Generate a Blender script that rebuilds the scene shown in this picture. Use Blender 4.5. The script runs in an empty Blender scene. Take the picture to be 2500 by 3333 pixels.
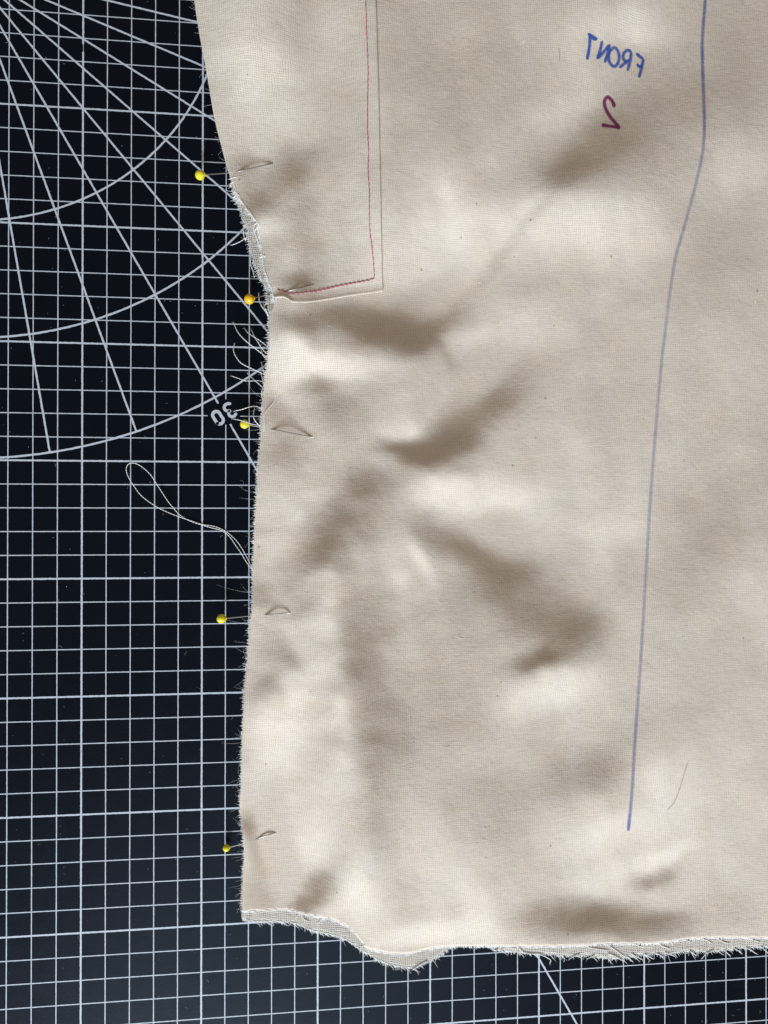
import bpy, bmesh, math, random
import numpy as np
from mathutils import Vector, Matrix
random.seed(4); rng = np.random.default_rng(4)
SC = bpy.context.scene
COL = SC.collection
CM = 0.01

# ------------------------------------------------------------------ camera
F = 2500.0; IW, IH = 2500.0, 3333.0
CX, CY, CZ = 8.97189, 17.32235, 33.87506            # camera foot on the mat and its height, in centimetres
R = np.array([[.993301145, -.000753369, -.115552014],
              [.00131025, .99998789, .00474347],
              [.115547042, -.0048631, .993290104]])   # rows: right, down, forward (mat x right, y down, z down)
def at(px, py, z=0.0):
    """photograph pixel + height above the mat -> mat centimetres (x right, y towards the window)"""
    px = np.asarray(px, float); py = np.asarray(py, float); z = np.asarray(z, float)
    d = np.stack([(px-IW/2)/F, (py-IH/2)/F, np.ones(np.broadcast(px, py).shape)], -1) @ R
    t = (CZ-z)/d[..., 2]
    return CX+d[..., 0]*t, CY+d[..., 1]*t
def P(px, py, z=0.0):
    x, y = at(px, py, z)
    return (float(x)*CM, -float(y)*CM, float(z)*CM)

cam_d = bpy.data.cameras.new('camera'); cam = bpy.data.objects.new('camera', cam_d); COL.objects.link(cam)
cam_d.sensor_fit = 'VERTICAL'; cam_d.sensor_height = 24.0; cam_d.lens = 24.0*F/IH
cam_d.clip_start = 0.01; cam_d.clip_end = 50
cv = lambda v: Vector((v[0], -v[1], -v[2]))
rt, dn, fw = cv(R[0]), cv(R[1]), cv(R[2])
m = Matrix.Identity(4)
for i in range(3):
    m[i][0] = rt[i]; m[i][1] = -dn[i]; m[i][2] = -fw[i]
m[0][3] = CX*CM; m[1][3] = -CY*CM; m[2][3] = CZ*CM
cam.matrix_world = m
SC.camera = cam
SC.render.resolution_x = 768; SC.render.resolution_y = 1024

# ------------------------------------------------------------------ light of the room and its window
w = bpy.data.worlds.new('World'); SC.world = w; w.use_nodes = True
bg = w.node_tree.nodes['Background']
bg.inputs[0].default_value = (1.0, .79, .58, 1); bg.inputs[1].default_value = .245
AZ = math.radians(12); EL = math.radians(26)
def area(name, az, el, dist, sx, sy, power, color, tgt=(.14, -.18, 0)):
    l = bpy.data.lights.new(name, 'AREA'); l.shape = 'RECTANGLE'; l.size = sx; l.size_y = sy
    l.energy = power; l.color = color
    o = bpy.data.objects.new(name, l); COL.objects.link(o)
    d = Vector((-math.sin(az)*math.cos(el), -math.cos(az)*math.cos(el), math.sin(el)))
    o.location = Vector(tgt)+d*dist
    o.rotation_euler = d.to_track_quat('Z', 'Y').to_euler()
    return o
area('window_light', AZ, EL, 2.2, .34, .7, 68, (.86, .96, 1.05))
area('sky_through_window', math.radians(4), math.radians(53), 2.2, 1.2, .8, 7, (.66, .84, 1.0))
SC.view_settings.view_transform = 'Standard'; SC.view_settings.look = 'None'
SC.view_settings.exposure = 0.0; SC.view_settings.gamma = 1.0

# ------------------------------------------------------------------ helpers
def link(name, me, mat=None, parent=None):
    o = bpy.data.objects.new(name, me); COL.objects.link(o)
    if mat is not None and me is not None: me.materials.append(mat)
    if parent is not None: o.parent = parent
    return o
def tag(o, label=None, cat=None, group=None, kind=None):
    if label: o['label'] = label
    if cat: o['category'] = cat
    if group: o['group'] = group
    if kind: o['kind'] = kind
    return o
def mesh(name, verts, faces, smooth=True, uvs=None, attrs=None):
    me = bpy.data.meshes.new(name)
    me.from_pydata([tuple(v) for v in verts], [], faces)
    if smooth: me.polygons.foreach_set('use_smooth', [True]*len(me.polygons))
    if uvs is not None:
        uv = me.uv_layers.new(name='UVMap')
        idx = np.empty(len(me.loops), int); me.loops.foreach_get('vertex_index', idx)
        uv.data.foreach_set('uv', np.asarray(uvs, float)[idx].ravel())
    me.update()
    return me
def catmull(pts, step):
    pts = np.asarray(pts, float); n = len(pts)
    if n < 3:
        L = np.linalg.norm(pts[1]-pts[0]); k = max(2, int(L/step)+1)
        return pts[0]+(pts[1]-pts[0])*np.linspace(0, 1, k)[:, None]
    e = np.vstack([2*pts[0]-pts[1], pts, 2*pts[-1]-pts[-2]]); out = []
    for i in range(n-1):
        a, b, c, d = e[i:i+4]; k = max(1, int(np.linalg.norm(c-b)/step))
        t = np.arange(k)[:, None]/k
        out.append(.5*((2*b)+(c-a)*t+(2*a-5*b+4*c-d)*t*t+(3*b-a-3*c+d)*t**3))
    out.append(pts[-1:]); return np.vstack(out)
def tube(verts, faces, pts, rad, seg=6, uvs=None):
    """append a tube through 3-D points (metres); rad scalar or per-point"""
    pts = [Vector(p) for p in pts]; n = len(pts)
    rad = [rad]*n if np.isscalar(rad) else list(rad)
    base = len(verts); up = Vector((0, 0, 1))
    for i, p in enumerate(pts):
        t = (pts[min(i+1, n-1)]-pts[max(i-1, 0)])
        t = t.normalized() if t.length > 1e-12 else Vector((1, 0, 0))
        a = t.cross(up); a = a.normalized() if a.length > 1e-4 else Vector((1, 0, 0))
        b = a.cross(t)
        for k in range(seg):
            th = 2*math.pi*k/seg
            verts.append(p+a*(math.cos(th)*rad[i])+b*(math.sin(th)*rad[i]))
    for i in range(n-1):
        for k in range(seg):
            q = (k+1) % seg
            faces.append((base+i*seg+k, base+i*seg+q, base+(i+1)*seg+q, base+(i+1)*seg+k))
    faces.append(tuple(base+k for k in range(seg))[::-1]); faces.append(tuple(base+(n-1)*seg+k for k in range(seg)))

# ------------------------------------------------------------------ materials
class NT:
    def __init__(s, name):
        s.m = bpy.data.materials.new(name); s.m.use_nodes = True; s.t = s.m.node_tree; s.n = s.t.nodes
        s.b = s.n['Principled BSDF']; s.out = s.n['Material Output']
    def new(s, typ, **kw):
        nd = s.n.new(typ)
        for k, v in kw.items():
            if k in nd.inputs.keys() if hasattr(nd, 'inputs') else False: nd.inputs[k].default_value = v
            else: setattr(nd, k, v)
        return nd
    def l(s, a, b): s.t.links.new(a, b)
    def math(s, op, a, b=None, c=None, clamp=False):
        nd = s.n.new('ShaderNodeMath'); nd.operation = op; nd.use_clamp = clamp
        for i, v in enumerate((a, b, c)):
            if v is None: continue
            if isinstance(v, (int, float)): nd.inputs[i].default_value = v
            else: s.l(v, nd.inputs[i])
        return nd.outputs[0]
    def noise(s, vec, scale, detail=3, rough=.55):
        nd = s.n.new('ShaderNodeTexNoise'); nd.inputs['Scale'].default_value = scale
        nd.inputs['Detail'].default_value = detail; nd.inputs['Roughness'].default_value = rough
        s.l(vec, nd.inputs['Vector']); return nd.outputs[0]
    def mapping(s, vec, scale, rot=(0, 0, 0)):
        nd = s.n.new('ShaderNodeMapping'); nd.inputs['Scale'].default_value = scale; nd.inputs['Rotation'].default_value = rot
        s.l(vec, nd.inputs[0]); return nd.outputs[0]
    def ramp(s, f, stops):
        nd = s.n.new('ShaderNodeValToRGB'); e = nd.color_ramp.elements
        while len(e) < len(stops): e.new(.5)
        for el, (p, c) in zip(e, stops): el.position = p; el.color = (*c, 1) if len(c) == 3 else c
        s.l(f, nd.inputs[0]); return nd.outputs[0]
    def mix(s, f, a, b):
        nd = s.n.new('ShaderNodeMix'); nd.data_type = 'RGBA'
        for v, i in ((f, 0), (a, 6), (b, 7)):
            if isinstance(v, (int, float)): nd.inputs[i].default_value = v
            elif isinstance(v, tuple): nd.inputs[i].default_value = (*v, 1)
            else: s.l(v, nd.inputs[i])
        return nd.outputs[2]

def cloth_material(name, col, through=.10, sheen=.25, weave_bump=.36, hatch=1.0):
    k = NT(name)
    uv = k.new('ShaderNodeUVMap').outputs[0]            # centimetres along the threads
    wob = k.noise(uv, 1.3, 2)
    sep = k.new('ShaderNodeSeparateXYZ'); k.l(uv, sep.inputs[0])
    fx = k.math('ADD', sep.outputs[0], k.math('MULTIPLY', wob, .22)); fy = k.math('ADD', sep.outputs[1], k.math('MULTIPLY', wob, .18))
    sx = k.math('SINE', k.math('MULTIPLY', fx, 2*math.pi*11.9)); sy = k.math('SINE', k.math('MULTIPLY', fy, 2*math.pi*12.6))
    # slubs: threads that run along u and along v vary in thickness
    weft = k.noise(k.mapping(uv, (2.2, 10, 1)), 1.0, 4, .7)
    warp = k.noise(k.mapping(uv, (9.5, 2.4, 1)), 1.0, 4, .7)
    fine = k.noise(uv, 17.0, 3, .75)
    soft = k.noise(uv, 3.0, 3, .6)
    wv = k.math('MULTIPLY', sx, sy)                     # plain weave: over and under
    h = k.math('ADD', k.math('MULTIPLY', wv, .30), k.math('MULTIPLY', k.math('SUBTRACT', weft, .5), 2.6))
    h = k.math('ADD', h, k.math('MULTIPLY', k.math('SUBTRACT', warp, .5), 1.5))
    h = k.math('ADD', h, k.math('MULTIPLY', k.math('SUBTRACT', fine, .5), 2.0))
    h2 = k.math('MULTIPLY', k.math('SUBTRACT', soft, .5), 1.0)
    bump = k.new('ShaderNodeBump'); bump.inputs['Strength'].default_value = weave_bump; bump.inputs['Distance'].default_value = .00014
    k.l(h, bump.inputs['Height'])
    bump2 = k.new('ShaderNodeBump'); bump2.inputs['Strength'].default_value = .28; bump2.inputs['Distance'].default_value = .0008
    k.l(h2, bump2.inputs['Height']); k.l(bump2.outputs[0], bump.inputs['Normal'])
    # unbleached colour: pale threads, warmer blotches, gaps between the threads
    val = k.math('ADD', k.math('MULTIPLY', k.math('SUBTRACT', weft, .5), .50*hatch), k.math('MULTIPLY', k.math('SUBTRACT', warp, .5), .42*hatch))
    val = k.math('ADD', val, k.math('MULTIPLY', k.math('SUBTRACT', fine, .5), .30*hatch))
    val = k.math('ADD', val, k.math('MULTIPLY', k.math('MULTIPLY', k.math('MULTIPLY_ADD', sx, .5, .5), k.math('MULTIPLY_ADD', sy, .5, .5)), -.43*hatch))
    val = k.math('ADD', val, 1.0+.10*hatch)
    blot = k.noise(uv, .45, 3, .6)
    base = k.mix(k.math('MULTIPLY_ADD', blot, 1.6, -.3, clamp=True), tuple(c*f for c, f in zip(col, (1.03, 1.0, .95))), tuple(c*f for c, f in zip(col, (.975, .985, 1.02))))
    sc = k.n.new('ShaderNodeVectorMath'); sc.operation = 'SCALE'; k.l(base, sc.inputs[0]); k.l(val, sc.inputs['Scale'])
    # seed flecks left in the unbleached cotton
    vor = k.new('ShaderNodeTexVoronoi'); vor.feature = 'F1'; vor.inputs['Scale'].default_value = 1.5; vor.inputs['Randomness'].default_value = 1
    k.l(k.mapping(uv, (1, .8, 1)), vor.inputs['Vector'])
    size = k.math('MULTIPLY', k.math('POWER', k.n.new('ShaderNodeSeparateColor').outputs[0] if False else k.noise(uv, 2.7, 1), 3.6), .27)
    fleck = k.math('LESS_THAN', vor.outputs['Distance'], size)
    fleck = k.math('MULTIPLY', fleck, .62)
    colr = k.mix(fleck, sc.outputs[0], (.16, .11, .07))
    k.l(colr, k.b.inputs['Base Color']); k.b.inputs['Roughness'].default_value = .86
    k.b.inputs['Specular IOR Level'].default_value = .25
    k.b.inputs['Sheen Weight'].default_value = sheen; k.b.inputs['Sheen Roughness'].default_value = .5
    k.l(bump.outputs[0], k.b.inputs['Normal'])
    tl = k.new('ShaderNodeBsdfTranslucent'); k.l(colr, tl.inputs[0])
    m1 = k.new('ShaderNodeMixShader'); m1.inputs[0].default_value = .12; k.l(k.b.outputs[0], m1.inputs[1]); k.l(tl.outputs[0], m1.inputs[2])
    tp = k.new('ShaderNodeBsdfTransparent'); m2 = k.new('ShaderNodeMixShader')
    gap = k.math('MULTIPLY_ADD', k.math('ADD', wv, k.math('MULTIPLY', k.math('ADD', weft, k.math('SUBTRACT', warp, 1.0)), 5.0)), through*.8, through, clamp=True)
    k.l(gap, m2.inputs[0]); k.l(m1.outputs[0], m2.inputs[1]); k.l(tp.outputs[0], m2.inputs[2])
    k.l(m2.outputs[0], k.out.inputs[0])
    return k.m
COTTON = (.785, .698, .603)
M_panel = cloth_material('unbleached_cotton', COTTON, .05)
M_facing = cloth_material('unbleached_cotton_facing', (.81, .73, .63), .04)
M_under = cloth_material('loose_weave_cotton', (.72, .675, .61), .18, .2, .8, 3.4)

def simple(name, col, rough=.6, metal=0, spec=.5, coat=0):
    k = NT(name); k.b.inputs['Base Color'].default_value = (*col, 1); k.b.inputs['Roughness'].default_value = rough
    k.b.inputs['Metallic'].default_value = metal; k.b.inputs['Specular IOR Level'].default_value = spec
    k.b.inputs['Coat Weight'].default_value = coat
    return k
def thread_material(name, col, var=.15):
    k = simple(name, col, .8, 0, .3)
    tc = k.new('ShaderNodeTexCoord').outputs['Object']
    n = k.noise(tc, 1800, 2)
    c = k.mix(n, tuple(x*(1-var) for x in col), tuple(min(1, x*(1+var)) for x in col))
    k.l(c, k.b.inputs['Base Color']); k.b.inputs['Sheen Weight'].default_value = .3
    return k.m
M_thread = thread_material('white_cotton_thread', (.92, .91, .89))
M_fray = thread_material('frayed_cotton', (.92, .905, .88))
M_red = thread_material('crimson_thread', (.50, .06, .15), .3)

k = NT('black_mat_vinyl')
tc = k.new('ShaderNodeTexCoord').outputs['Object']
n1 = k.noise(tc, 900, 4, .6); n2 = k.noise(tc, 22, 4, .6); n3 = k.noise(tc, 160, 3)
scr = k.noise(k.mapping(tc, (40, 900, 1), (0, 0, .6)), 1, 3, .7)
scrm = k.math('GREATER_THAN', scr, .74)
base = k.mix(n2, (.0015, .0028, .0068), (.0024, .0040, .0088))
base = k.mix(k.math('MULTIPLY', scrm, .10), base, (.03, .035, .045))
k.l(base, k.b.inputs['Base Color'])
k.l(k.math('MULTIPLY_ADD', n3, .14, .27), k.b.inputs['Roughness'])
k.b.inputs['Specular IOR Level'].default_value = .17; k.b.inputs['Specular Tint'].default_value = (.66, .84, 1.0, 1)
b = k.new('ShaderNodeBump'); b.inputs['Strength'].default_value = .35; b.inputs['Distance'].default_value = .00012
k.l(n1, b.inputs['Height']); k.l(b.outputs[0], k.b.inputs['Normal'])
M_mat = k.m

k = NT('pale_grey_print')
tc = k.new('ShaderNodeTexCoord').outputs['Object']
n1 = k.noise(tc, 1500, 3, .7); n2 = k.noise(tc, 60, 3)
v = k.math('MULTIPLY_ADD', n1, .5, .5)
c = k.mix(v, (.36, .41, .48), (.60, .66, .75))
k.l(c, k.b.inputs['Base Color']); k.b.inputs['Roughness'].default_value = .55
M_print = k.m

k = simple('lemon_glass_bead', (.86, .74, .035), .16, 0, .5, .3); k.b.inputs['Subsurface Weight'].default_value = .12
k.b.inputs['Subsurface Radius'].default_value = (.002, .0015, .0004); M_lemon = k.m
k = simple('amber_glass_bead', (.90, .54, .02), .16, 0, .5, .3); k.b.inputs['Subsurface Weight'].default_value = .12
k.b.inputs['Subsurface Radius'].default_value = (.002, .0012, .0003); M_amber = k.m
k = simple('steel_pin', (.42, .39, .36), .45, 1.0); M_steel = k.m

def ink_material(name, col, dens):
    k = NT(name); uv = k.new('ShaderNodeUVMap').outputs[0]
    sep = k.new('ShaderNodeSeparateXYZ'); k.l(uv, sep.inputs[0])
    tc = k.new('ShaderNodeTexCoord').outputs['Object']
    a = k.noise(k.mapping(tc, (1700, 900, 900)), 1, 3, .7); bb = k.noise(k.mapping(tc, (60, 60, 60)), 1, 2)
    edge = k.math('SUBTRACT', 1.0, k.math('POWER', k.math('ABSOLUTE', sep.outputs[0]), 2.2))
    al = k.math('MULTIPLY', edge, k.math('MULTIPLY_ADD', a, 1.5, -.05, clamp=True))
    al = k.math('MULTIPLY', al, k.math('MULTIPLY_ADD', bb, .7, .55, clamp=True))
    al = k.math('MULTIPLY', al, sep.outputs[1]); al = k.math('MULTIPLY', al, dens, clamp=True)
    k.b.inputs['Base Color'].default_value = (*col, 1); k.b.inputs['Roughness'].default_value = .9; k.b.inputs['Specular IOR Level'].default_value = .1
    k.l(al, k.b.inputs['Alpha']); return k.m
M_blue = ink_material('blue_marker_ink', (.05, .11, .44), .88)
M_purple = ink_material('purple_marker_ink', (.24, .035, .14), 1.0)

k = NT('pale_wood_table'); tc = k.new('ShaderNodeTexCoord').outputs['Object']
g = k.noise(k.mapping(tc, (3, 60, 1)), 1, 4)
k.l(k.mix(g, (.26, .17, .10), (.38, .26, .16)), k.b.inputs['Base Color']); k.b.inputs['Roughness'].default_value = .5
M_table = k.m

# ------------------------------------------------------------------ table and cutting mat
def slab(name, x0, x1, y0, y1, z0, z1, bev, mat, parent=None):
    bm = bmesh.new(); bmesh.ops.create_cube(bm, size=1)
    for v in bm.verts:
        v.co = Vector(((x0+x1)/2+v.co.x*(x1-x0), -(y0+y1)/2+v.co.y*(y1-y0), (z0+z1)/2+v.co.z*(z1-z0)))*CM
    bmesh.ops.bevel(bm, geom=bm.edges[:], offset=bev*CM, segments=2, affect='EDGES')
    me = bpy.data.meshes.new(name); bm.to_mesh(me); bm.free(); return link(name, me, mat, parent)
tag(slab('tabletop', -60, 110, -70, 90, -3.3, -.31, .3, M_table), kind='structure')
mat_o = slab('cutting_mat', -14, 76, -11, 49, -.3, 0, .06, M_mat)
tag(mat_o, 'black self-healing cutting mat printed with a pale grey centimetre grid, lying under the cotton', 'cutting mat')

class Print:
    """flat print on the mat: ribbons a few hundredths of a millimetre proud, each set at its own level"""
    def __init__(s): s.v = []; s.f = []
    def ribbon(s, pts, wd, z, rough=.10, cap=False, step=.06):
        pts = np.asarray(pts, float)
        if len(pts) == 2:
            n = max(2, int(np.linalg.norm(pts[1]-pts[0])/step)); pts = pts[0]+(pts[1]-pts[0])*np.linspace(0, 1, n)[:, None]
        d = np.gradient(pts, axis=0); d /= np.linalg.norm(d, axis=1)[:, None]+1e-12; nr = np.c_[-d[:, 1], d[:, 0]]
        a = wd/2*(1+rough*rng.normal(size=len(pts))); b_ = wd/2*(1+rough*rng.normal(size=len(pts)))
        if cap:
            q = np.ones(len(pts)); L = np.r_[0, np.cumsum(np.linalg.norm(np.diff(pts, axis=0), axis=1))]
            for dd in (L, L[-1]-L):
                t = np.clip(dd/(wd/2), 0, 1); q = np.minimum(q, np.sqrt(np.clip(1-(1-t)**2, 0, 1)))
            a = a*q; b_ = b_*q
        base = len(s.v)
        for p, n_, aa, bb in zip(pts, nr, a, b_):
            q1 = p+n_*aa; q2 = p-n_*bb
            s.v.append((q1[0]*CM, -q1[1]*CM, z*CM)); s.v.append((q2[0]*CM, -q2[1]*CM, z*CM))
        for i in range(len(pts)-1):
            j = base+2*i; s.f.append((j, j+1, j+3, j+2))
    def make(s, name): return link(name, mesh(name, s.v, s.f, False), M_print, mat_o)

THIN, THICK = .041, .073
gX = lambda i: i*1.0
X0, X1, Y0, Y1 = -10, 70, -10, 45
def in_view(i, vertical): return True
pr = Print()
for i in range(X0, X1+1):
    wdt = THICK if i % 5 == 0 else THIN
    if i == 0:      # a worn nick in this line
        pr.ribbon([(i, Y0), (i, -2.75)], wdt, .002); pr.ribbon([(i, -2.42), (i, Y1)], wdt, .002)
        pr.ribbon([(i+.01, -2.75), (i+.01, -2.42)], wdt*.25, .002)
    elif i == 6: pr.ribbon([(i, Y0), (i, 12.27)], wdt, .002); pr.ribbon([(i, 13.38), (i, Y1)], wdt, .002)
    else: pr.ribbon([(i, Y0), (i, Y1)], wdt, .002, step=.06 if i < 35 else 1)
for j in range(Y0, Y1+1):
    wdt = THICK if j % 5 == 0 else THIN
    if j == 13: pr.ribbon([(X0, j), (5.22, j)], wdt, .004); pr.ribbon([(6.62, j), (X1, j)], wdt, .004)
    else: pr.ribbon([(X0, j), (35, j)], wdt, .004); pr.ribbon([(35.01, j), (X1, j)], wdt, .004, step=1)
pr.make('printed_grid')
O = np.array([-4.75, -5.685])
pa = Print()
for r in (10.66, 15.58, 20.63):
    th = np.radians(np.arange(-2, 92, .3)); pa.ribbon(O+r*np.c_[np.sin(th), np.cos(th)], .082, .006)
pa.make('printed_arc')
pl = Print()
ray = lambda a, r0, r1: [O+r0*np.array([math.sin(math.radians(a)), math.cos(math.radians(a))]), O+r1*np.array([math.sin(math.radians(a)), math.cos(math.radians(a))])]
for a, r1 in ((9.6, 20.6), (19.8, 20.6), (39.95, 50), (50.15, 50), (60.2, 50), (70.1, 50), (80.2, 50)):
    pl.ribbon(ray(a, 1.2, r1), .078, .008)
pl.ribbon(ray(29.88, 1.2, 20.93), .078, .008); pl.ribbon(ray(29.88, 21.95, 57.5), .078, .008)
pl.make('printed_ray')
def glyph(strokes, c, adv, up, wdt, z, name):
    g = Print()
    for n_, s in enumerate(strokes):
        pts = np.array([np.array(c)+np.array(adv)*u+np.array(up)*v for u, v in s]); g.ribbon(pts, wdt, z+.002*n_, .04, True)
    return g.make(name)
px2 = lambda x, y: np.array([float(q) for q in at(x, y)])
rt3 = px2(709.7, 1359)-px2(749.5, 1335); rt3 /= np.linalg.norm(rt3); up3 = np.array([-rt3[1], rt3[0]])
if up3[1] < 0: up3 = -up3
def arcpts(cx, cy, rx, ry, a0, a1, n=40):
    t = np.radians(np.linspace(a0, a1, n)); return np.c_[cx+rx*np.cos(t), cy+ry*np.sin(t)]
glyph([np.vstack([arcpts(0, .13, .16, .16, 0, 180), [[-.16, y] for y in np.linspace(.11, -.11, 9)], arcpts(0, -.13, .16, .16, 180, 360), [[.16, y] for y in np.linspace(-.11, .11, 9)], arcpts(0, .13, .16, .16, 0, 50, 12)])], px2(709.7, 1359.5), rt3, up3, .135, .010, 'printed_digit')
three = np.vstack([arcpts(-.02, .155, .155, .145, 160, -85, 34), arcpts(-.01, -.155, .175, .155, 88, -165, 36)])
glyph([three], px2(748.5, 1336), rt3, up3, .125, .014, 'printed_digit')

# ------------------------------------------------------------------ how the cloth lies: lie of the folds
# every entry: centre, half-widths, turn of a slope that faces the window (+) or away from it (-); see the photograph at 1659 px wide
FOLDS = [   # in a 739 x 1269 reduction of the cloth: centre, half-widths, turn, amount (+ faces the window, - turns away)
 # facing strip
 (75,90,35,90,0,.35),(168,130,22,110,0,-.3),(162,275,20,64,0,-.7),(190,250,14,80,0,.2),(150,200,22,20,0,-.4),(128,222,34,17,-45,-.6),(105,255,17,20,-45,-.9),(88,205,12,14,0,-.8),
 (110,285,30,10,-8,.45),(112,320,14,26,0,-.6),(158,350,18,9,0,-.8),(150,320,30,16,0,.15),(235,170,16,150,0,.15),(275,130,16,110,0,-.16),
 # upper right
 (150,130,80,120,0,.12),(330,260,46,40,0,.4),(300,325,46,36,0,.4),(390,290,60,35,0,.35),(480,270,60,30,0,.35),(560,290,50,35,0,.35),(350,90,60,60,0,-.12),(337,243,8,18,-30,.3),
 (422,300,50,7,-52,-.32),(408,292,50,7,-52,.25),(560,25,45,25,0,.6),(500,100,30,45,0,.35),(470,160,30,35,0,.3),(590,150,65,38,-28,-.55),(520,180,40,26,-30,-.6),
 (485,212,24,18,-20,-.8),(690,90,40,40,0,-.4),(700,20,40,25,0,-.3),(700,200,40,25,0,.25),(700,300,50,40,0,-.15),(640,330,40,50,0,-.1),(330,950,90,120,0,-.25),(430,1000,60,60,0,-.1),
 (690,600,40,80,0,-.15),(650,680,30,60,10,-.25),(560,620,30,30,0,.15),(545,660,18,35,35,.25),(700,740,40,50,0,.15),
 # under the corner
 (155,402,20,11,0,-1.0),(235,400,40,14,12,-.85),(275,418,36,17,8,-.9),(310,408,36,20,-15,-.85),(335,392,26,16,-30,-.55),(200,385,20,8,10,-.2),
 (140,430,20,25,0,.8),(165,445,35,16,5,.85),(215,448,40,12,12,.5),(135,480,18,25,0,.4),(183,473,18,9,8,-.7),(205,500,30,16,25,-.4),(125,510,12,16,0,-.5),
 (365,415,26,16,0,.45),(340,432,5,22,-30,-.5),(430,400,40,22,0,.2),
 # the big fold
 (410,480,34,20,-30,-.5),(370,520,40,22,-35,-.8),(330,560,38,19,-25,-1.1),(295,562,20,12,0,-.9),(270,552,16,9,10,-.6),(350,590,20,10,-10,-.4),(285,530,26,12,25,.55),
 (385,615,50,18,-6,.65),(325,605,24,12,-10,.45),(450,640,60,25,0,.2),(340,670,30,18,20,-.5),(390,685,50,20,18,-.75),(430,730,46,26,20,-.5),(470,780,34,24,10,-.6),
 (455,822,28,10,-15,-.9),(520,780,30,24,0,-.35),(370,740,40,30,0,-.35),(300,650,20,16,0,-.3),(305,692,6,24,-32,.6),(285,715,10,14,0,.3),(480,850,34,14,-22,.75),
 (440,870,40,20,0,.45),(420,930,50,30,0,.2),(420,800,130,120,0,-.10),(450,850,230,230,0,-.10),
 # left middle
 (140,565,14,22,0,-.3),(185,590,18,35,0,.3),(240,600,30,16,10,-.5),(230,640,30,25,0,-.4),(190,650,24,22,0,-.4),(178,685,24,20,-40,-.5),(230,680,13,13,0,.45),
 (232,715,16,16,0,.4),(255,720,20,20,0,-.2),(125,640,14,50,0,.2),(112,738,13,16,0,-.6),(130,810,14,40,0,-.6),(112,850,18,14,0,-.5),(160,735,12,22,0,-.4),
 (175,760,20,60,0,.4),(186,830,28,80,0,.65),(178,930,36,66,0,.55),(130,900,28,40,0,.4),(160,1000,40,40,0,.5),(190,1060,34,36,0,.35),
 (238,780,28,50,0,-.38),(242,850,32,80,0,-.42),(240,930,32,70,0,-.38),(240,1000,20,50,0,-.4),(310,860,60,120,0,-.15),
 # lower left
 (98,1023,10,20,0,-1.0),(118,1062,15,15,0,-.8),(148,1050,18,12,20,.5),(184,1095,13,18,0,-.9),(170,1120,12,10,0,-.5),(225,1105,22,26,30,.45),(102,1105,16,22,0,-.35),
 (275,1115,18,30,0,-.35),(325,1158,50,10,-8,.75),(360,1080,50,35,0,.25),(330,990,60,40,0,.1),
 # lower right
 (500,960,34,26,-20,-.55),(540,940,20,40,0,-.35),(610,980,34,32,-50,.55),(560,1035,40,16,-15,.7),(600,1063,32,9,-20,.75),(530,1090,26,20,0,.5),(596,1087,20,8,-8,-.6),
 (482,1137,46,20,0,-1.1),(565,1140,44,16,0,-.65),(620,1150,30,14,0,-.4),(390,1135,28,30,0,.35),(455,1085,34,22,0,-.3),(690,1130,40,16,0,-.25),
]
GS = 9.0
gx = np.arange(560, 2640+GS, GS); gy = np.arange(-110, 3260+GS, GS)
PXG, PYG = np.meshgrid(gx, gy); A = np.zeros_like(PXG)
_rg = np.random.default_rng(11)
def field(lx, ly):     # smooth random field, unit spread, feature length in reduced pixels along each axis
    fx = np.fft.fftfreq(A.shape[1], GS/2.625)[None]; fy = np.fft.fftfreq(A.shape[0], GS/2.625)[:, None]
    q = np.fft.ifft2(np.fft.fft2(_rg.normal(size=A.shape))*np.exp(-2*math.pi**2*((fx*lx)**2+(fy*ly)**2)*.5)).real
    return q/q.std()
WX = 3.5*field(26, 26)+1.6*field(8, 8); WY = 3.5*field(26, 26)+1.6*field(8, 8)
for (cx, cy, rx, ry, an, am) in FOLDS:
    dx = (PXG-560)/2.625-cx+WX; dy = PYG/2.626-cy+WY; a = math.radians(an)
    u = dx*math.cos(a)+dy*math.sin(a); v = -dx*math.sin(a)+dy*math.cos(a)
    q = (u/rx)**2+(v/ry)**2
    A += am*np.exp(-.5*q**1.3*.9)
H = GS/74.0                                            # cell in centimetres
SX, SY = -math.sin(AZ), math.cos(AZ)
KS = .70
def Dx(z): return (np.roll(z, -1, 1)-z)/H*MX
def Dy(z): return (np.roll(z, -1, 0)-z)/H*MY
MX = np.ones_like(A); MX[:, -1] = 0
MY = np.ones_like(A); MY[-1] = 0
def DxT(q): q = q*MX; return (np.roll(q, 1, 1)-q)/H
def DyT(q): q = q*MY; return (np.roll(q, 1, 0)-q)/H
leftx = np.interp(PYG, [0, 260, 590, 780, 985, 1200, 1640, 2100, 2560, 2980], [635, 680, 757, 820, 878, 868, 833, 806, 784, 786])
boty = np.interp(PXG, [788, 936, 1082, 1180, 1315, 1473, 1969, 2500], [2970, 2961, 2993, 3066, 3104, 3081, 3072, 3053])
Wz = .006+.30*np.exp(-((PXG-leftx)/20.)**2)+.3*np.exp(-((PYG-boty)/26.)**2)
Z0 = .75+0*A
Z0 = .50+1.08*np.clip(1-np.exp(-((PXG-leftx)/150.)**2)-.8*np.exp(-((PYG-boty)/120.)**2), 0, 1)
MU, LA = .04, .0012
def op(z):
    s = SX*Dx(z)+SY*Dy(z); t = -SY*Dx(z)+SX*Dy(z)
    o = DxT(SX*s-MU*SY*t)+DyT(SY*s+MU*SX*t)
    lap = DxT(Dx(z))+DyT(Dy(z)); o += LA*(DxT(Dx(lap))+DyT(Dy(lap)))
    return o+Wz*z
leftzone = np.exp(-((PXG-1050)/260.)**2)*np.exp(-((PYG-1900)/800.)**2)
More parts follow.
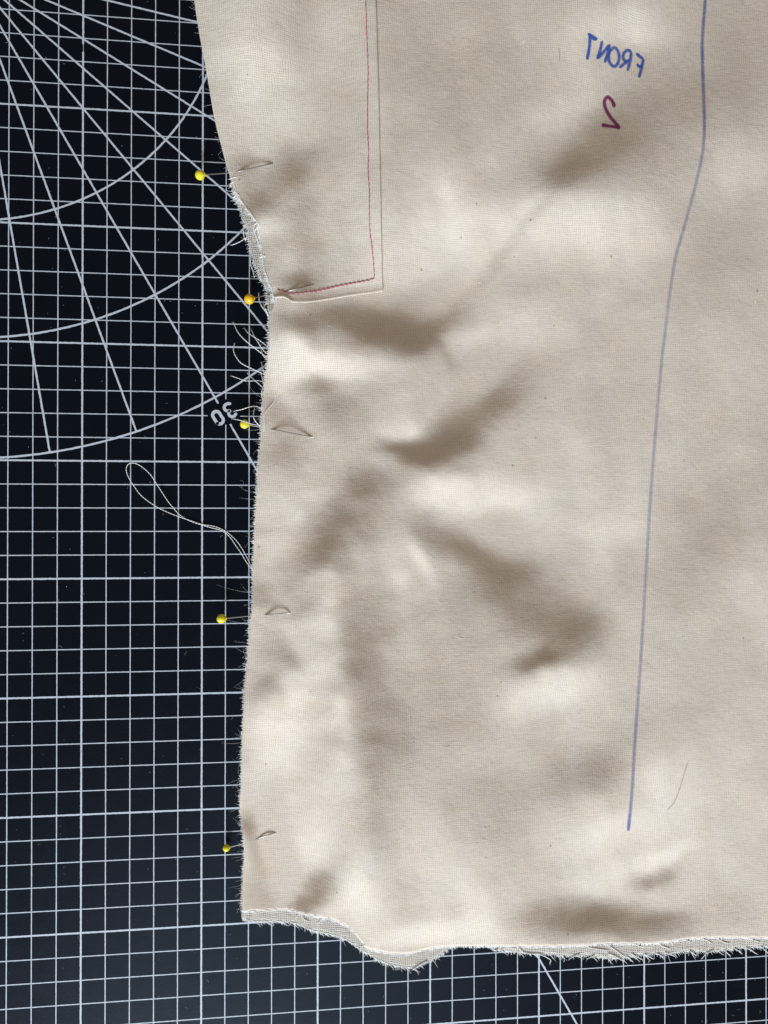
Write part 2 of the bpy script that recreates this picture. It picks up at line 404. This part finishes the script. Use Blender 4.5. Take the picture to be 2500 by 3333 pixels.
A += .03*field(30, 18)+.035*field(16, 40)-.02*np.abs(field(9, 30))+.02+(.028+.065*leftzone)*field(11, 8)+.03*field(5, 22)
A = np.where(A < 0, .72*A, 1.0*A); A = np.clip(A, -1.1, 1.0)
rhs = DxT(SX*(-KS*A))+DyT(SY*(-KS*A))+Wz*Z0
kx = 2*np.sin(np.pi*np.fft.fftfreq(A.shape[1]))[None]/H; ky = 2*np.sin(np.pi*np.fft.fftfreq(A.shape[0]))[:, None]/H
PRE = 1/((SX*kx+SY*ky)**2+MU*(SY*kx-SX*ky)**2+LA*(kx*kx+ky*ky)**2+.03)
pre = lambda q: np.fft.ifft2(np.fft.fft2(q)*PRE).real
z = Z0.copy(); r = rhs-op(z); q_ = pre(r); p_ = q_.copy(); rs = (r*q_).sum()
for it in range(160):
    Ap = op(p_); al = rs/(p_*Ap).sum(); z += al*p_; r -= al*Ap; q_ = pre(r); rn = (r*q_).sum()
    if rn < 1e-6: break
    p_ = q_+p_*rn/rs; rs = rn
ZG = .14+.07*np.logaddexp(0, (z-.14)/.07)
print('cloth height cm', ZG.min(), ZG.max())
def cub(f, g):    # smooth (cubic) sampling on the grid
    f = np.clip(f, 1, ZG.shape[1]-3.001); g = np.clip(g, 1, ZG.shape[0]-3.001)
    i = f.astype(int); j = g.astype(int); u = f-i; v = g-j
    wq = lambda t: [((1-t)**3)/6, (3*t**3-6*t*t+4)/6, (-3*t**3+3*t*t+3*t+1)/6, t**3/6]
    wu, wv = wq(u), wq(v); o = 0
    for b_ in range(4):
        for a_ in range(4): o = o+wu[a_]*wv[b_]*ZG[j+b_-1, i+a_-1]
    return o
def zp(px, py):
    px, py = np.broadcast_arrays(np.asarray(px, float), np.asarray(py, float))
    return cub((px-gx[0])/GS, (py-gy[0])/GS)
def zunder(px, py):
    q = zp(px, py); return np.minimum(.10+.30*np.clip(q-.2, 0, 9), q-.07)

def curve(pts, n, key=None):
    c = catmull(pts, 6.0); L = np.r_[0, np.cumsum(np.linalg.norm(np.diff(c, axis=0), axis=1))]; L /= L[-1]
    t = np.linspace(0, 1, n); return np.c_[np.interp(t, L, c[:, 0]), np.interp(t, L, c[:, 1])]
def coons(left, right, top, bot, nu, nv):
    l, r_, t, b_ = curve(left, nv), curve(right, nv), curve(top, nu), curve(bot, nu)
    u = np.linspace(0, 1, nu)[None, :, None]; v = np.linspace(0, 1, nv)[:, None, None]
    return (1-u)*l[:, None]+u*r_[:, None]+(1-v)*t[None]+v*b_[None]-((1-u)*(1-v)*l[0]+u*(1-v)*r_[0]+(1-u)*v*l[-1]+u*v*r_[-1])
def sheet(name, g, zf, mat, thick, parent=None, rot=0.0):
    nv, nu = g.shape[:2]; zz = zf(g[..., 0], g[..., 1])
    x, y = at(g[..., 0], g[..., 1], zz)
    V = np.c_[x.ravel()*CM, -y.ravel()*CM, zz.ravel()*CM]
    idx = np.arange(nu*nv).reshape(nv, nu)
    Fc = np.c_[idx[:-1, :-1].ravel(), idx[1:, :-1].ravel(), idx[1:, 1:].ravel(), idx[:-1, 1:].ravel()]
    # threads run with the sheet: arc length along rows and columns
    xm, ym = x.mean(0), y.mean(1)
    U = np.repeat(x.mean(0)[None], nv, 0)*.5+x*.5; W = y
    c, s = math.cos(rot), math.sin(rot)
    # the weave bends with the slope, as the surface is longer than its plan
    U2 = c*U-s*W; W2 = s*U+c*W
    me = mesh(name, V, Fc.tolist(), True, np.c_[U2.ravel(), W2.ravel()])
    o = link(name, me, mat, parent)
    md = o.modifiers.new('thickness', 'SOLIDIFY'); md.thickness = thick*CM; md.offset = -1; md.use_rim = True
    return o

LEFT = [(628, -60), (635, 0), (650, 100), (665, 180), (680, 262), (700, 380), (725, 480), (745, 555), (754, 583), (766, 622), (778, 646), (800, 672), (812, 692), (829, 711), (839, 732), (843, 760), (848, 786), (855, 833), (863, 877), (877, 924), (888, 955), (890, 985),
        (881, 1012), (875, 1050), (874, 1123), (868, 1188), (862, 1242), (854, 1324), (848, 1405), (843, 1500), (838, 1540), (833, 1644), (827, 1752), (823, 1861), (821, 1970), (814, 2024),
        (808, 2105), (799, 2208), (792, 2317), (787, 2425), (784, 2561), (781, 2615), (785, 2670), (792, 2735), (795, 2778), (792, 2832), (788, 2900), (788, 2968)]
BOT = [(788, 2968), (854, 2963), (936, 2961), (979, 2972), (1028, 2982), (1082, 2993), (1125, 3012), (1147, 3029), (1180, 3066), (1201, 3088), (1261, 3102), (1315, 3104), (1370, 3094),
       (1424, 3083), (1473, 3081), (1543, 3080), (1614, 3080), (1681, 3080), (1817, 3080), (1898, 3077), (1969, 3072), (2061, 3071), (2142, 3069), (2224, 3058), (2305, 3052), (2414, 3052), (2500, 3053), (2600, 3054)]
UBOT = [(786, 2985), (800, 2996), (881, 2999), (957, 3004), (1017, 3028), (1109, 3050), (1180, 3094), (1250, 3132), (1288, 3142), (1326, 3148), (1359, 3145), (1402, 3126), (1440, 3104), (1470, 3080),
        (1540, 3062), (1590, 3076), (1611, 3090), (1692, 3099), (1763, 3104), (1828, 3110), (1904, 3110), (1980, 3118), (2034, 3115), (2088, 3107), (2170, 3102), (2251, 3094), (2321, 3094), (2414, 3085), (2500, 3080), (2600, 3078)]
ULEFT = [(640, -60), (648, 0), (678, 180), (712, 380), (742, 545), (752, 590), (761, 631), (783, 684), (793, 718), (805, 754), (813, 800), (826, 850), (845, 900), (864, 935), (868, 967), (873, 1008),
         (879, 1050), (877, 1123), (871, 1188), (858, 1324), (846, 1500), (836, 1644), (826, 1861), (824, 1970), (811, 2105), (795, 2317), (787, 2561), (786, 2640), (796, 2750), (793, 2860), (786, 2985)]
def ragged(pts, amp, step=7):
    c = catmull(pts, step); c[1:-1] += rng.normal(size=c[1:-1].shape)*amp; return c
panel = tag(bpy.data.objects.new('cotton_cloth', None), 'large cream cotton cloth with mirrored blue and purple marker writing, pinned on top', 'fabric')
panel.location = P(788, 2968, 0); 
COL.objects.link(panel)
def keep(o, par):   # parent without moving: the Empty has no rotation or scale
    o.parent = par; o.matrix_parent_inverse = par.matrix_world.inverted() if False else Matrix.Translation(-par.location); return o
g = coons(ragged(LEFT, .8), [(2600, -60), (2600, 3054)], [(628, -60), (2600, -60)], ragged(BOT, 1.0), 300, 440)
o = sheet('cloth_sheet', g, zp, M_panel, .035); keep(o, panel)
under = tag(bpy.data.objects.new('cotton_lining', None), 'greyish loosely woven cotton layer peeping out below the raw hem of the top cloth', 'fabric lining')
under.location = P(786, 2985, 0); COL.objects.link(under)
g = coons(ragged(ULEFT, .8), [(2600, -60), (2600, 3078)], [(640, -60), (2600, -60)], ragged(UBOT, 1.2), 220, 330)
o = sheet('under_sheet', g, zunder, M_under, .03, rot=.02); keep(o, under)

# facing strip sewn on top
FR = [(1221, -60), (1224, 0), (1232, 286), (1238, 573), (1244, 859), (1247, 948)]
FL = [(625, -60), (632, 0), (647, 100), (662, 180), (677, 262), (697, 380), (722, 480), (742, 555), (753, 583), (765, 622), (777, 646), (799, 672), (811, 692), (828, 711), (838, 732), (842, 760), (847, 786), (854, 833), (862, 877), (876, 924), (887, 955), (895, 970)]
FB = [(895, 970), (907, 967), (925, 967), (938, 973), (950, 982), (980, 984), (1018, 982), (1080, 973), (1140, 963), (1200, 955), (1247, 948)]
fbc = catmull(FB, 4)
def zfac(px, py):
    b_ = np.interp(px, fbc[:, 0], fbc[:, 1]); d = b_-py
    return zp(px, py)+.105+.05*np.exp(-(d/9.)**2)+.10*np.exp(-(d/10.)**2)*np.exp(-((px-915)/35.)**2)-.012*np.exp(-((d-27)/5.)**2)
g = coons(FL, FR, [(625, -60), (1221, -60)], FB, 130, 240)
facing = sheet('facing', g, zfac, M_facing, .065, rot=-.015); keep(facing, panel)
facing['label'] = 'cream facing strip folded under at its edge and topstitched in crimson thread'

# crimson machine stitches, one mesh each
ST = [(1187, -50), (1190, 0), (1194, 115), (1198, 229), (1197, 300), (1196, 417), (1200, 490), (1198, 560), (1202, 616), (1204, 743), (1211, 806), (1218, 889), (1217, 905)]
SB = [(1217, 905), (1206, 910), (1163, 919), (1100, 931), (1060, 941), (1025, 948), (1000, 951), (960, 955), (942, 955), (917, 947), (902, 943)]
def stitches(pts, step, sq):
    c = catmull(pts, 2.0); L = np.r_[0, np.cumsum(np.linalg.norm(np.diff(c, axis=0), axis=1))]
    s = 0.0
    while s < L[-1]-step*.5:
        e = min(L[-1], s+step*random.uniform(.92, 1.06)); t = np.linspace(s, e, 7)
        x = np.interp(t, L, c[:, 0]); y = np.interp(t, L, c[:, 1]); q = np.linspace(0, 1, 7)
        dx, dy = x[-1]-x[0], y[-1]-y[0]; n_ = math.hypot(dx, dy)+1e-9
        off = sq*np.linspace(-1, 1, 7)+random.uniform(-.4, .4)
        x = x-dy/n_*off; y = y+dx/n_*off
        zz = zfac(x, y)+.004+.022*np.sin(np.pi*q)**.6
        v, f = [], []
        tube(v, f, [P(a, b_, c_) for a, b_, c_ in zip(x, y, zz)], [CM*.019*(.55+.5*math.sin(math.pi*k_)) for k_ in q], 6)
        so = link('stitch', mesh('stitch', v, f), M_red); so.parent = facing
        s = e
stitches(ST, 19, .7); stitches(SB, 15, 1.8)

# ------------------------------------------------------------------ marker writing, soaked into the cloth
def ink(name, strokes, wd, mat, parent, dens=None, widths=None):
    if dens is None: dens = lambda x, y: 1.6
    v, f, uv = [], [], []
    for si, s in enumerate(strokes):
        c = catmull(s, 3.0); d = np.gradient(c, axis=0); d /= np.linalg.norm(d, axis=1)[:, None]+1e-9; nr = np.c_[-d[:, 1], d[:, 0]]
        L = np.r_[0, np.cumsum(np.linalg.norm(np.diff(c, axis=0), axis=1))]
        ww = (widths[si] if widths else wd)/2
        for i, (p, n_) in enumerate(zip(c, nr)):
            e = min(1, .55+min(L[i], L[-1]-L[i])/ww*.5)
            dn_ = dens(p[0], p[1]) if dens else 1.0
            for q in (-1, -.5, 0, .5, 1):
                a = p+n_*q*ww*e*random.uniform(.93, 1.07)
                zz = float(zp(a[0], a[1]))+.006+.003*si
                v.append(P(a[0], a[1], zz)); uv.append((q, dn_))
            if i:
                b_ = len(v)-10
                for k_ in range(4): f.append((b_+k_, b_+k_+1, b_+k_+6, b_+k_+5))
    o = link(name, mesh(name, v, f, True, uv), mat); keep(o, parent); return o
GL = [(2299, -55), (2296, 0), (2288, 100), (2286, 143), (2287, 220), (2290, 300), (2293, 401), (2291, 455), (2285, 510), (2263, 607), (2229, 733), (2197, 848), (2178, 974), (2163, 1100), (2154, 1172),
      (2134, 1401), (2117, 1630), (2101, 1888), (2088, 2117), (2077, 2267), (2065, 2439), (2057, 2582), (2045, 2705)]
def gd(x, y): return float(np.interp(y, [-60, 350, 500, 900, 1000, 2100, 2500, 2640, 2690, 2710], [.95, .85, .55, .45, .40, .45, .62, .70, 1.2, 1.2]))
ink('marker_grainline', [GL], 14, M_blue, panel, gd)
t_ = lambda pts: [(1800+x*.2411, 50+y*.2411) for x, y in pts]
ink('marker_letter', [t_([(470, 245), (530, 285), (600, 325)]), t_([(500, 270), (495, 400), (475, 520), (460, 600)]), t_([(480, 255), (520, 300), (585, 335)])], 13, M_blue, panel)
ink('marker_letter', [t_([(665, 345), (640, 460), (600, 590)]), t_([(600, 585), (690, 490), (765, 395)]), t_([(768, 395), (740, 510), (700, 640)])], 13, M_blue, panel)
ink('marker_letter', [t_([(835, 425), (885, 500), (893, 590), (865, 665), (820, 690), (770, 645), (752, 560), (775, 480), (835, 420)])], 13, M_blue, panel)
ink('marker_letter', [t_([(1058, 500), (1040, 620), (1005, 750)]), t_([(1062, 500), (1010, 472), (955, 515), (948, 580), (985, 620), (1035, 605)]), t_([(1010, 620), (950, 665), (895, 708)])], 13, M_blue, panel)
ink('marker_letter', [t_([(1125, 510), (1170, 555), (1222, 585)]), t_([(1222, 590), (1200, 690), (1162, 840)]), t_([(1135, 655), (1160, 690), (1200, 690)])], 13, M_blue, panel)
ink('marker_numeral', [t_([(828, 1240), (812, 1180), (745, 1105), (697, 1150), (705, 1245), (765, 1360), (830, 1440), (885, 1500)]), t_([(895, 1515), (780, 1498), (660, 1482)]),
     t_([(860, 1490), (905, 1525)]), t_([(660, 1478), (705, 1490)]), t_([(815, 1190), (830, 1240)])], 10, M_purple, panel, None, [14, 13, 20, 18, 15])
k = NT('faint_brown'); k.b.inputs['Base Color'].default_value = (.25, .16, .12, 1); k.b.inputs['Alpha'].default_value = .3; k.b.inputs['Roughness'].default_value = .9  # see-through brown, for thin lines drawn on the cotton
ink('mark', [[(2238, 2483), (2215, 2560), (2195, 2610), (2172, 2637)], ], 3.2, k.m, panel)['label'] = 'thin brown mark on the cotton beside the end of the blue line'
ink('mark', [[(1819, 155), (1822, 175), (1820, 200)]], 2.6, k.m, panel)

# ------------------------------------------------------------------ pins
def ball(v, f, c, r, n=28, squash=1.0):
    base = len(v); rings = n//2
    for i in range(rings+1):
        th = math.pi*i/rings
        for j in range(n):
            ph = 2*math.pi*j/n
            v.append((c[0]+r*math.sin(th)*math.cos(ph), c[1]+r*math.sin(th)*math.sin(ph)*squash, c[2]+r*math.cos(th)))
    for i in range(rings):
        for j in range(n):
            q = (j+1) % n; f.append((base+i*n+j, base+(i+1)*n+j, base+(i+1)*n+q, base+i*n+q))
def pin(head, hz, rpx, edge, out, tip, mat, label, top=zp):
    """head centre, its height, radius in pixels; where the shaft passes under the edge, comes out again, and dives in"""
    t = bpy.data.objects.new('dressmaking_pin', None); COL.objects.link(t)
    t.location = P(head[0], head[1], 0); tag(t, label, 'pin', 'ball-headed pins along the cut edge')
    hc = Vector(P(head[0], head[1], hz)); r = rpx/F*(CZ-hz)*CM*.985
    v, f = [], []; ball(v, f, hc, r)
    keep(link('pin_head', mesh('pin_head', v, f), mat), t)
    d = Vector(P(edge[0], edge[1], hz))-hc; d.normalize()
    v, f = [], []
    tube(v, f, [hc+d*(r*.9), hc+d*(r*1.06), hc+d*(r*1.16)], [CM*.075, CM*.062, CM*.03], 14)   # collar where the bead grips the shaft
    keep(link('pin_collar', mesh('pin_collar', v, f), mat), t)
    ez = float(zunder(*edge))-.02; e2 = float(top(*out)); tz = float(top(*tip))
    mid = ((out[0]+tip[0])/2, (out[1]+tip[1])/2); mz = float(top(*mid))
    pts = [(head[0], head[1], hz), (edge[0], edge[1], min(hz, ez+.03)), ((edge[0]*.5+out[0]*.5), (edge[1]*.5+out[1]*.5), float(zp((edge[0]+out[0])/2, (edge[1]+out[1])/2))-.10),
           (out[0], out[1], e2+.004), (mid[0], mid[1], max(mz+.065, (e2+tz)/2+.02)), (tip[0], tip[1], tz+.002), (tip[0]+(tip[0]-out[0])*.25, tip[1]+(tip[1]-out[1])*.25, tz-.13)]
    q = [Vector(P(*a)) for a in pts]
    c = catmull([tuple(a*1000) for a in q], .5)/1000
    n_ = len(c); rad = [CM*.027]*n_
    for i in range(8): rad[n_-1-i] = CM*.023*i/8+1e-6
    v, f = [], []; tube(v, f, [tuple(a) for a in c], rad, 10)
    keep(link('pin_shaft', mesh('pin_shaft', v, f), M_steel), t)
pin((651, 570), .55, 16, (744, 563), (780, 557), (886, 532), M_lemon, 'topmost yellow-headed pin, its shaft stitched through the facing above the frayed notch', zfac)
pin((811.6, 973.6), .50, 17, (871, 960), (934, 948), (1014, 927), M_amber, 'orange-yellow headed pin, the deepest in colour, at the lower corner of the facing', zfac)
pin((796, 1380.6), .42, 15, (854, 1391), (888, 1398), (1016, 1423), M_lemon, 'yellow-headed pin beside the printed number thirty with white threads crossing its head')
pin((720.6, 2014), .60, 15.2, (821, 2004), (866, 2001), (945, 1995), M_lemon, 'yellow-headed pin alone beside the cut edge, below the curling loose thread')
pin((736.8, 2760), .28, 11.6, (793, 2745), (841, 2728), (898, 2710), M_lemon, 'lowest and smallest yellow-headed pin, near the bottom left corner of the cotton')

# ------------------------------------------------------------------ threads
def strand(name, pts, rad, mat, parent, zf, ply=True, tuft=True, z0=.03):
    c = catmull(pts, 2.5); n_ = len(c)
    zz = np.array([zf(i/(n_-1), c[i]) for i in range(n_)])
    pp = [Vector(P(c[i, 0], c[i, 1], zz[i])) for i in range(n_)]
    v, f = [], []
    if ply:     # two plies twisted together
        for s in (0, math.pi):
            q = []
            for i, p in enumerate(pp):
                tdir = (pp[min(i+1, n_-1)]-pp[max(i-1, 0)]).normalized(); a = tdir.cross(Vector((0, 0, 1))).normalized(); b_ = a.cross(tdir)
                th = i*.85+s; q.append(p+a*(math.cos(th)*rad*.55)+b_*(math.sin(th)*rad*.55))
            tube(v, f, q, rad*.62, 5)
    else: tube(v, f, pp, [rad*(.8+.3*random.random()) for _ in pp], 5)
    if tuft:
        e = pp[0]; d = (pp[0]-pp[min(3, n_-1)]).normalized()
        for _ in range(4):
            s = Vector((random.uniform(-1, 1), random.uniform(-1, 1), random.uniform(0, .6)))*.7
            tube(v, f, [e-d*.0003, e+(d+s)*.0003, e+(d+s*1.6)*.00062], [rad*.3, rad*.22, rad*.08], 3)
    o = link(name, mesh(name, v, f), mat)
    if parent: keep(o, parent)
    return o
q = [(1518, 840), (1490, 780), (1455, 715), (1420, 665), (1370, 618), (1330, 594), (1280, 576), (1215, 566), (1150, 545), (1080, 522), (1000, 490), (940, 460), (880, 420), (840, 385), (800, 330),
     (775, 290), (758, 245), (764, 212), (790, 197), (830, 207), (870, 235), (905, 270), (935, 315), (970, 370), (1010, 430), (1045, 472), (1075, 505), (1130, 540), (1215, 570), (1270, 586),
     (1330, 602), (1378, 640), (1410, 685), (1445, 735), (1478, 790), (1512, 838)]
q = [(x*.5425, 1400+y*.5425) for x, y in q]; q = [(841, 1885), (832, 1870)]+q+[(829, 1872), (836, 1890)]
th_o = strand('loose_thread', q, CM*.0155, M_thread, None, lambda t, p: .035+.02*math.sin(t*40)**2+.25*math.exp(-((t-.5)/.12)**2), True, False)
tag(th_o, 'long loop of white sewing thread curling out over the black grid from under the cotton', 'thread')
s3 = lambda pts: [(650+x*.2486, 950+y*.2486) for x, y in pts]
TH = [[(445, 405), (490, 510), (560, 600), (650, 680), (780, 780), (905, 880)], [(585, 480), (650, 550), (760, 620), (860, 690), (915, 745)], [(680, 500), (720, 590), (770, 670), (840, 770), (920, 835)],
      [(795, 720), (830, 830), (880, 880), (925, 925)], [(455, 685), (440, 750), (470, 840), (540, 930), (650, 990), (780, 1050), (880, 1098)], [(415, 1100), (500, 1130), (600, 1165), (700, 1165), (790, 1165), (870, 1200)],
      [(630, 1070), (700, 1140), (780, 1210), (860, 1290)], [(810, 920), (830, 1020), (880, 1140)], [(800, 1050), (830, 1170), (845, 1210), (820, 1280), (810, 1370), (850, 1400)],
      [(770, 35), (800, 170), (870, 270), (920, 385)], [(825, 130), (880, 260), (915, 340)], [(455, 1560), (550, 1540), (640, 1510), (740, 1498), (825, 1545)],
      [(720, 1515), (705, 1600), (715, 1670), (760, 1730), (835, 1800)], [(440, 1662), (560, 1690), (680, 1730), (815, 1750)]]
for i, s in enumerate(TH):
    hi = .30 if i < 11 else .95
    lift = random.uniform(.1, .45) if i < 11 else (.55 if i != 12 else .7)
    e = s3(s)[-1]; ze = float(zunder(*e))+.03
    strand('frayed_thread', s3(s), CM*random.uniform(.015, .019), M_fray, panel, (lambda L_, z_: (lambda t, p: z_*t+.04*(1-t)+L_*math.sin(math.pi*min(1, t*1.15))*.9+ (L_*.5*(1-t))))(lift, ze))
# one that lies on the cloth
strand('frayed_thread', s3([(990, 1340), (975, 1420), (940, 1480), (870, 1560), (845, 1650), (850, 1740), (840, 1830)]), CM*.017, M_fray, panel, lambda t, p: float(zp(p[0], p[1]))+.015+.03*math.sin(math.pi*t))
s1 = lambda pts: [(600+x*.2411, 400+y*.2411) for x, y in pts]; s2 = lambda pts: [(700+x*.3617, 750+y*.3617) for x, y in pts]
for s in [s1([(640, 1650), (740, 1610), (850, 1540), (920, 1500)]), s1([(825, 1585), (800, 1500), (800, 1370)]), s1([(830, 1580), (860, 1450), (880, 1400)]), s1([(640, 1010), (680, 1000), (690, 940)]),
          s2([(352, 420), (340, 360), (320, 300), (322, 170)]), s2([(385, 350), (400, 420), (450, 470), (505, 495)]), s2([(395, 575), (400, 640), (455, 720), (490, 800)])]:
    strand('frayed_thread', s, CM*.017, M_fray, panel, lambda t, p: .16+.12*math.sin(math.pi*t)+.05*t)
for s in [s2([(500, 565), (530, 600), (560, 640)]), s1([(1020, 1660), (960, 1520), (930, 1400), (980, 1350)]), s1([(940, 1480), (985, 1400), (1000, 1360)]), s1([(720, 1060), (750, 1000), (690, 930), (660, 860)]),
          s1([(610, 760), (680, 735), (720, 745)]), s1([(615, 830), (655, 800), (690, 780)]), s1([(900, 1240), (840, 1160), (760, 1040), (690, 960)]), s2([(400, 240), (450, 232), (400, 215)]), s2([(505, 500), (440, 340), (425, 180)])]:
    strand('frayed_thread', s, CM*.020, M_fray, panel, lambda t, p: float(zp(max(p[0], 700), p[1]))+.085+.03*math.sin(math.pi*t))
# bottom hem, longer ends that can be told apart
b6 = lambda pts: [(800+x*.5425, 2600+y*.5425) for x, y in pts]; b7 = lambda pts: [(1600+x*.5425, 2600+y*.5425) for x, y in pts]
for s in [b6([(375, 735), (350, 722), (340, 700)]), b6([(435, 745), (455, 722), (480, 712)]), b6([(300, 720), (310, 700), (335, 686), (370, 692)]), b6([(930, 945), (960, 935), (1000, 925)]), b6([(640, 760), (600, 765), (575, 745), (540, 730)]),
          b6([(740, 915), (725, 890), (705, 880), (690, 890)]), b7([(690, 908), (600, 895), (560, 880), (480, 885)]), b7([(800, 948), (740, 905), (690, 872)]), b7([(915, 888), (890, 885), (850, 868)]), b7([(1070, 898), (1030, 885), (1000, 865)]),
          b7([(1200, 860), (1170, 850), (1150, 850)]), b7([(1325, 870), (1290, 848), (1240, 835)]), b7([(1425, 865), (1400, 862), (1350, 838), (1310, 830)]), b7([(1607, 858), (1560, 845), (1510, 832)])]:
    strand('frayed_thread', s, CM*.017, M_fray, panel, lambda t, p: float(zunder(p[0], p[1]))+.018, False)
for s in [b7([(350, 985), (352, 965), (290, 935), (200, 925), (165, 895)]), b7([(470, 960), (500, 942), (530, 935)]), b7([(575, 960), (620, 940)]), b7([(785, 970), (740, 945), (700, 930)]), b7([(845, 975), (810, 945)]), b7([(905, 965), (860, 942), (840, 930)]),
          b7([(965, 958), (920, 935)]), b7([(1030, 955), (1000, 930)]), b7([(1100, 945), (1060, 930), (1040, 925)]), b7([(1225, 938), (1190, 915)]), b7([(1260, 960), (1290, 930), (1335, 908)]), b7([(1430, 940), (1400, 912)]),
          b7([(1495, 920), (1460, 900)]), b7([(1590, 930), (1550, 905), (1530, 895)]), b7([(1659, 925), (1620, 890)]), b6([(1005, 1025), (1040, 1000), (1090, 975)]), b7([(15, 912), (60, 900), (160, 895)])]:
    strand('frayed_thread', s, CM*.020, M_fray, under, lambda t, p: float(zunder(p[0], p[1]))+.03, False)

def wob(pts, a, step=14):
    c = catmull(pts, step); c = c+rng.normal(size=c.shape)*a; return [tuple(q) for q in c]
strand('edge_thread', wob([p for p in LEFT if 583 <= p[1] < 990], 1.8), CM*.016, M_fray, panel, lambda t, p: float(zp(p[0], p[1]))+.11, False, False)
def fringe(name, path, zf, n, ln, dirfun, mat, parent, rad=.008, curl=.4, spread=.35):
    c = catmull(path, 3.0); L = np.r_[0, np.cumsum(np.linalg.norm(np.diff(c, axis=0), axis=1))]; v, f = [], []
    for i in range(n):
        s = random.random()*L[-1]; x = float(np.interp(s, L, c[:, 0])); y = float(np.interp(s, L, c[:, 1]))
        dx, dy = dirfun(x, y); l_ = ln*random.lognormvariate(0, .45); a = random.gauss(0, spread); dx, dy = dx*math.cos(a)-dy*math.sin(a), dx*math.sin(a)+dy*math.cos(a)
        zz = float(zf(x, y)); bx, by = random.gauss(0, curl), random.gauss(0, curl); pts = []
        for k_ in range(5):
            t = k_/4-.15; pts.append(P(x+dx*l_*t+bx*l_*t*t*.6, y+dy*l_*t+by*l_*t*t*.6, max(.02, zz-.02+.03*random.random()-t*.04)))
        tube(v, f, pts, [CM*rad*q_ for q_ in (1, 1, .9, .7, .35)], 4)
    o = link(name, mesh(name, v, f), mat); keep(o, parent); o['kind'] = 'stuff'; return o
left_low = [p for p in LEFT if p[1] > 1000]
fringe('edge_fringe', left_low, zp, 950, 5.5, lambda x, y: (-1, .08), M_fray, panel, .011, .12, .12)
fringe('edge_fuzz', left_low, zunder, 170, 22, lambda x, y: (-.9, .2), M_fray, panel, .0028, 1.1)
fringe('edge_fuzz', [p for p in LEFT if p[1] < 620], zp, 60, 12, lambda x, y: (-.9, .2), M_fray, panel, .0028, 1.1)
fringe('notch_fringe', [p for p in LEFT if 585 < p[1] < 990], lambda x, y: zp(x, y)+.06, 420, 9, lambda x, y: (-.75, .6), M_fray, panel, .009, .6)
fringe('hem_fringe', BOT, lambda x, y: zp(x, y)-.01, 1500, 5.5, lambda x, y: (.35, .9), M_fray, panel, .010, .3)
fringe('hem_fringe', UBOT, lambda x, y: zunder(x, y), 1500, 8, lambda x, y: (.55, .8), M_fray, under, .0085, .35)
fringe('notch_fringe', [p for p in ULEFT if 560 < p[1] < 1020], zunder, 260, 8, lambda x, y: (-.8, .5), M_fray, under, .007, .6)
def tufts(name, path, zf, step, ln, ang, parent, lo, hi):
    c = catmull(path, 3.0); L = np.r_[0, np.cumsum(np.linalg.norm(np.diff(c, axis=0), axis=1))]; v, f = [], []; s = 0
    while s < L[-1]:
        x = float(np.interp(s, L, c[:, 0])); y = float(np.interp(s, L, c[:, 1])); s += step*random.uniform(.6, 1.5)
        if not lo < x < hi: continue
        l_ = ln*random.uniform(.6, 1.3); a = ang+random.gauss(0, .18); dx, dy = math.cos(a), math.sin(a); zz = float(zf(x, y))+.01
        pts = [P(x+dx*l_*t-4*(1-t), y+dy*l_*t-3+t*t*l_*.15, max(.03, zz-t*.03)) for t in (0, .25, .5, .75, 1)]
        tube(v, f, pts, [CM*.016*q_ for q_ in (.7, 1, 1, .9, .6)], 5)
        for _ in range(3):
            e = Vector(pts[-1]); d = Vector((dx, -dy, 0)); sp = Vector((random.uniform(-1, 1), random.uniform(-1, 1), 0))*.8
            tube(v, f, [e, e+(d+sp)*.0004, e+(d+sp*1.3)*.0009], [CM*.007, CM*.005, CM*.002], 3)
    o = link(name, mesh(name, v, f), M_fray); keep(o, parent); o['kind'] = 'stuff'; return o
tufts('hem_tufts', UBOT, zunder, 15, 20, .55, under, 800, 1345)
tufts('hem_tufts', UBOT, zunder, 42, 20, .75, under, 1620, 2500)
tufts('hem_tufts', BOT, zp, 34, 15, .9, panel, 800, 1200)

# slubs and lint lying on the cotton
v, f = [], []
for _ in range(150):
    x = random.uniform(820, 2480); y = random.uniform(60, 3030)
    if x < np.interp(y, [p[1] for p in LEFT], [p[0] for p in LEFT])+25: continue
    a = random.gauss(.6, 1.1); l_ = random.uniform(5, 16); c_ = random.gauss(0, .5)
    top = zfac if (x < 1235 and y < 960) else zp
    pts = [(x+l_*t*math.cos(a+c_*t), y+l_*t*math.sin(a+c_*t)) for t in (0, .33, .66, 1)]
    tube(v, f, [P(px, py, float(top(px, py))+.008) for px, py in pts], [CM*.003, CM*.008*random.uniform(.5, 1.3), CM*.007, CM*.002], 4)
o = link('lint_fibres', mesh('lint_fibres', v, f), M_fray); keep(o, panel); o['kind'] = 'stuff'
# lint and nicks on the mat
v, f = [], []
for _ in range(190):
    if random.random() < .75: x, y = random.uniform(0, 800), random.uniform(0, 3333)
    else: x, y = random.uniform(850, 2500), random.uniform(3120, 3333)
    a = random.uniform(0, 6.28); l_ = random.lognormvariate(1.5, .6); c_ = random.gauss(0, 1.2)
    pts = [P(x+l_*t*math.cos(a+c_*t), y+l_*t*math.sin(a+c_*t), .018) for t in (0, .33, .66, 1)]
    tube(v, f, pts, [CM*.002, CM*.005, CM*.005, CM*.002], 4)
k = simple('grey_lint', (.35, .36, .38), .9)
o = link('lint', mesh('lint', v, f), k.m); tag(o, 'tiny grey lint specks scattered over the black cutting mat', 'lint', kind='stuff')
bpy.context.view_layer.update()
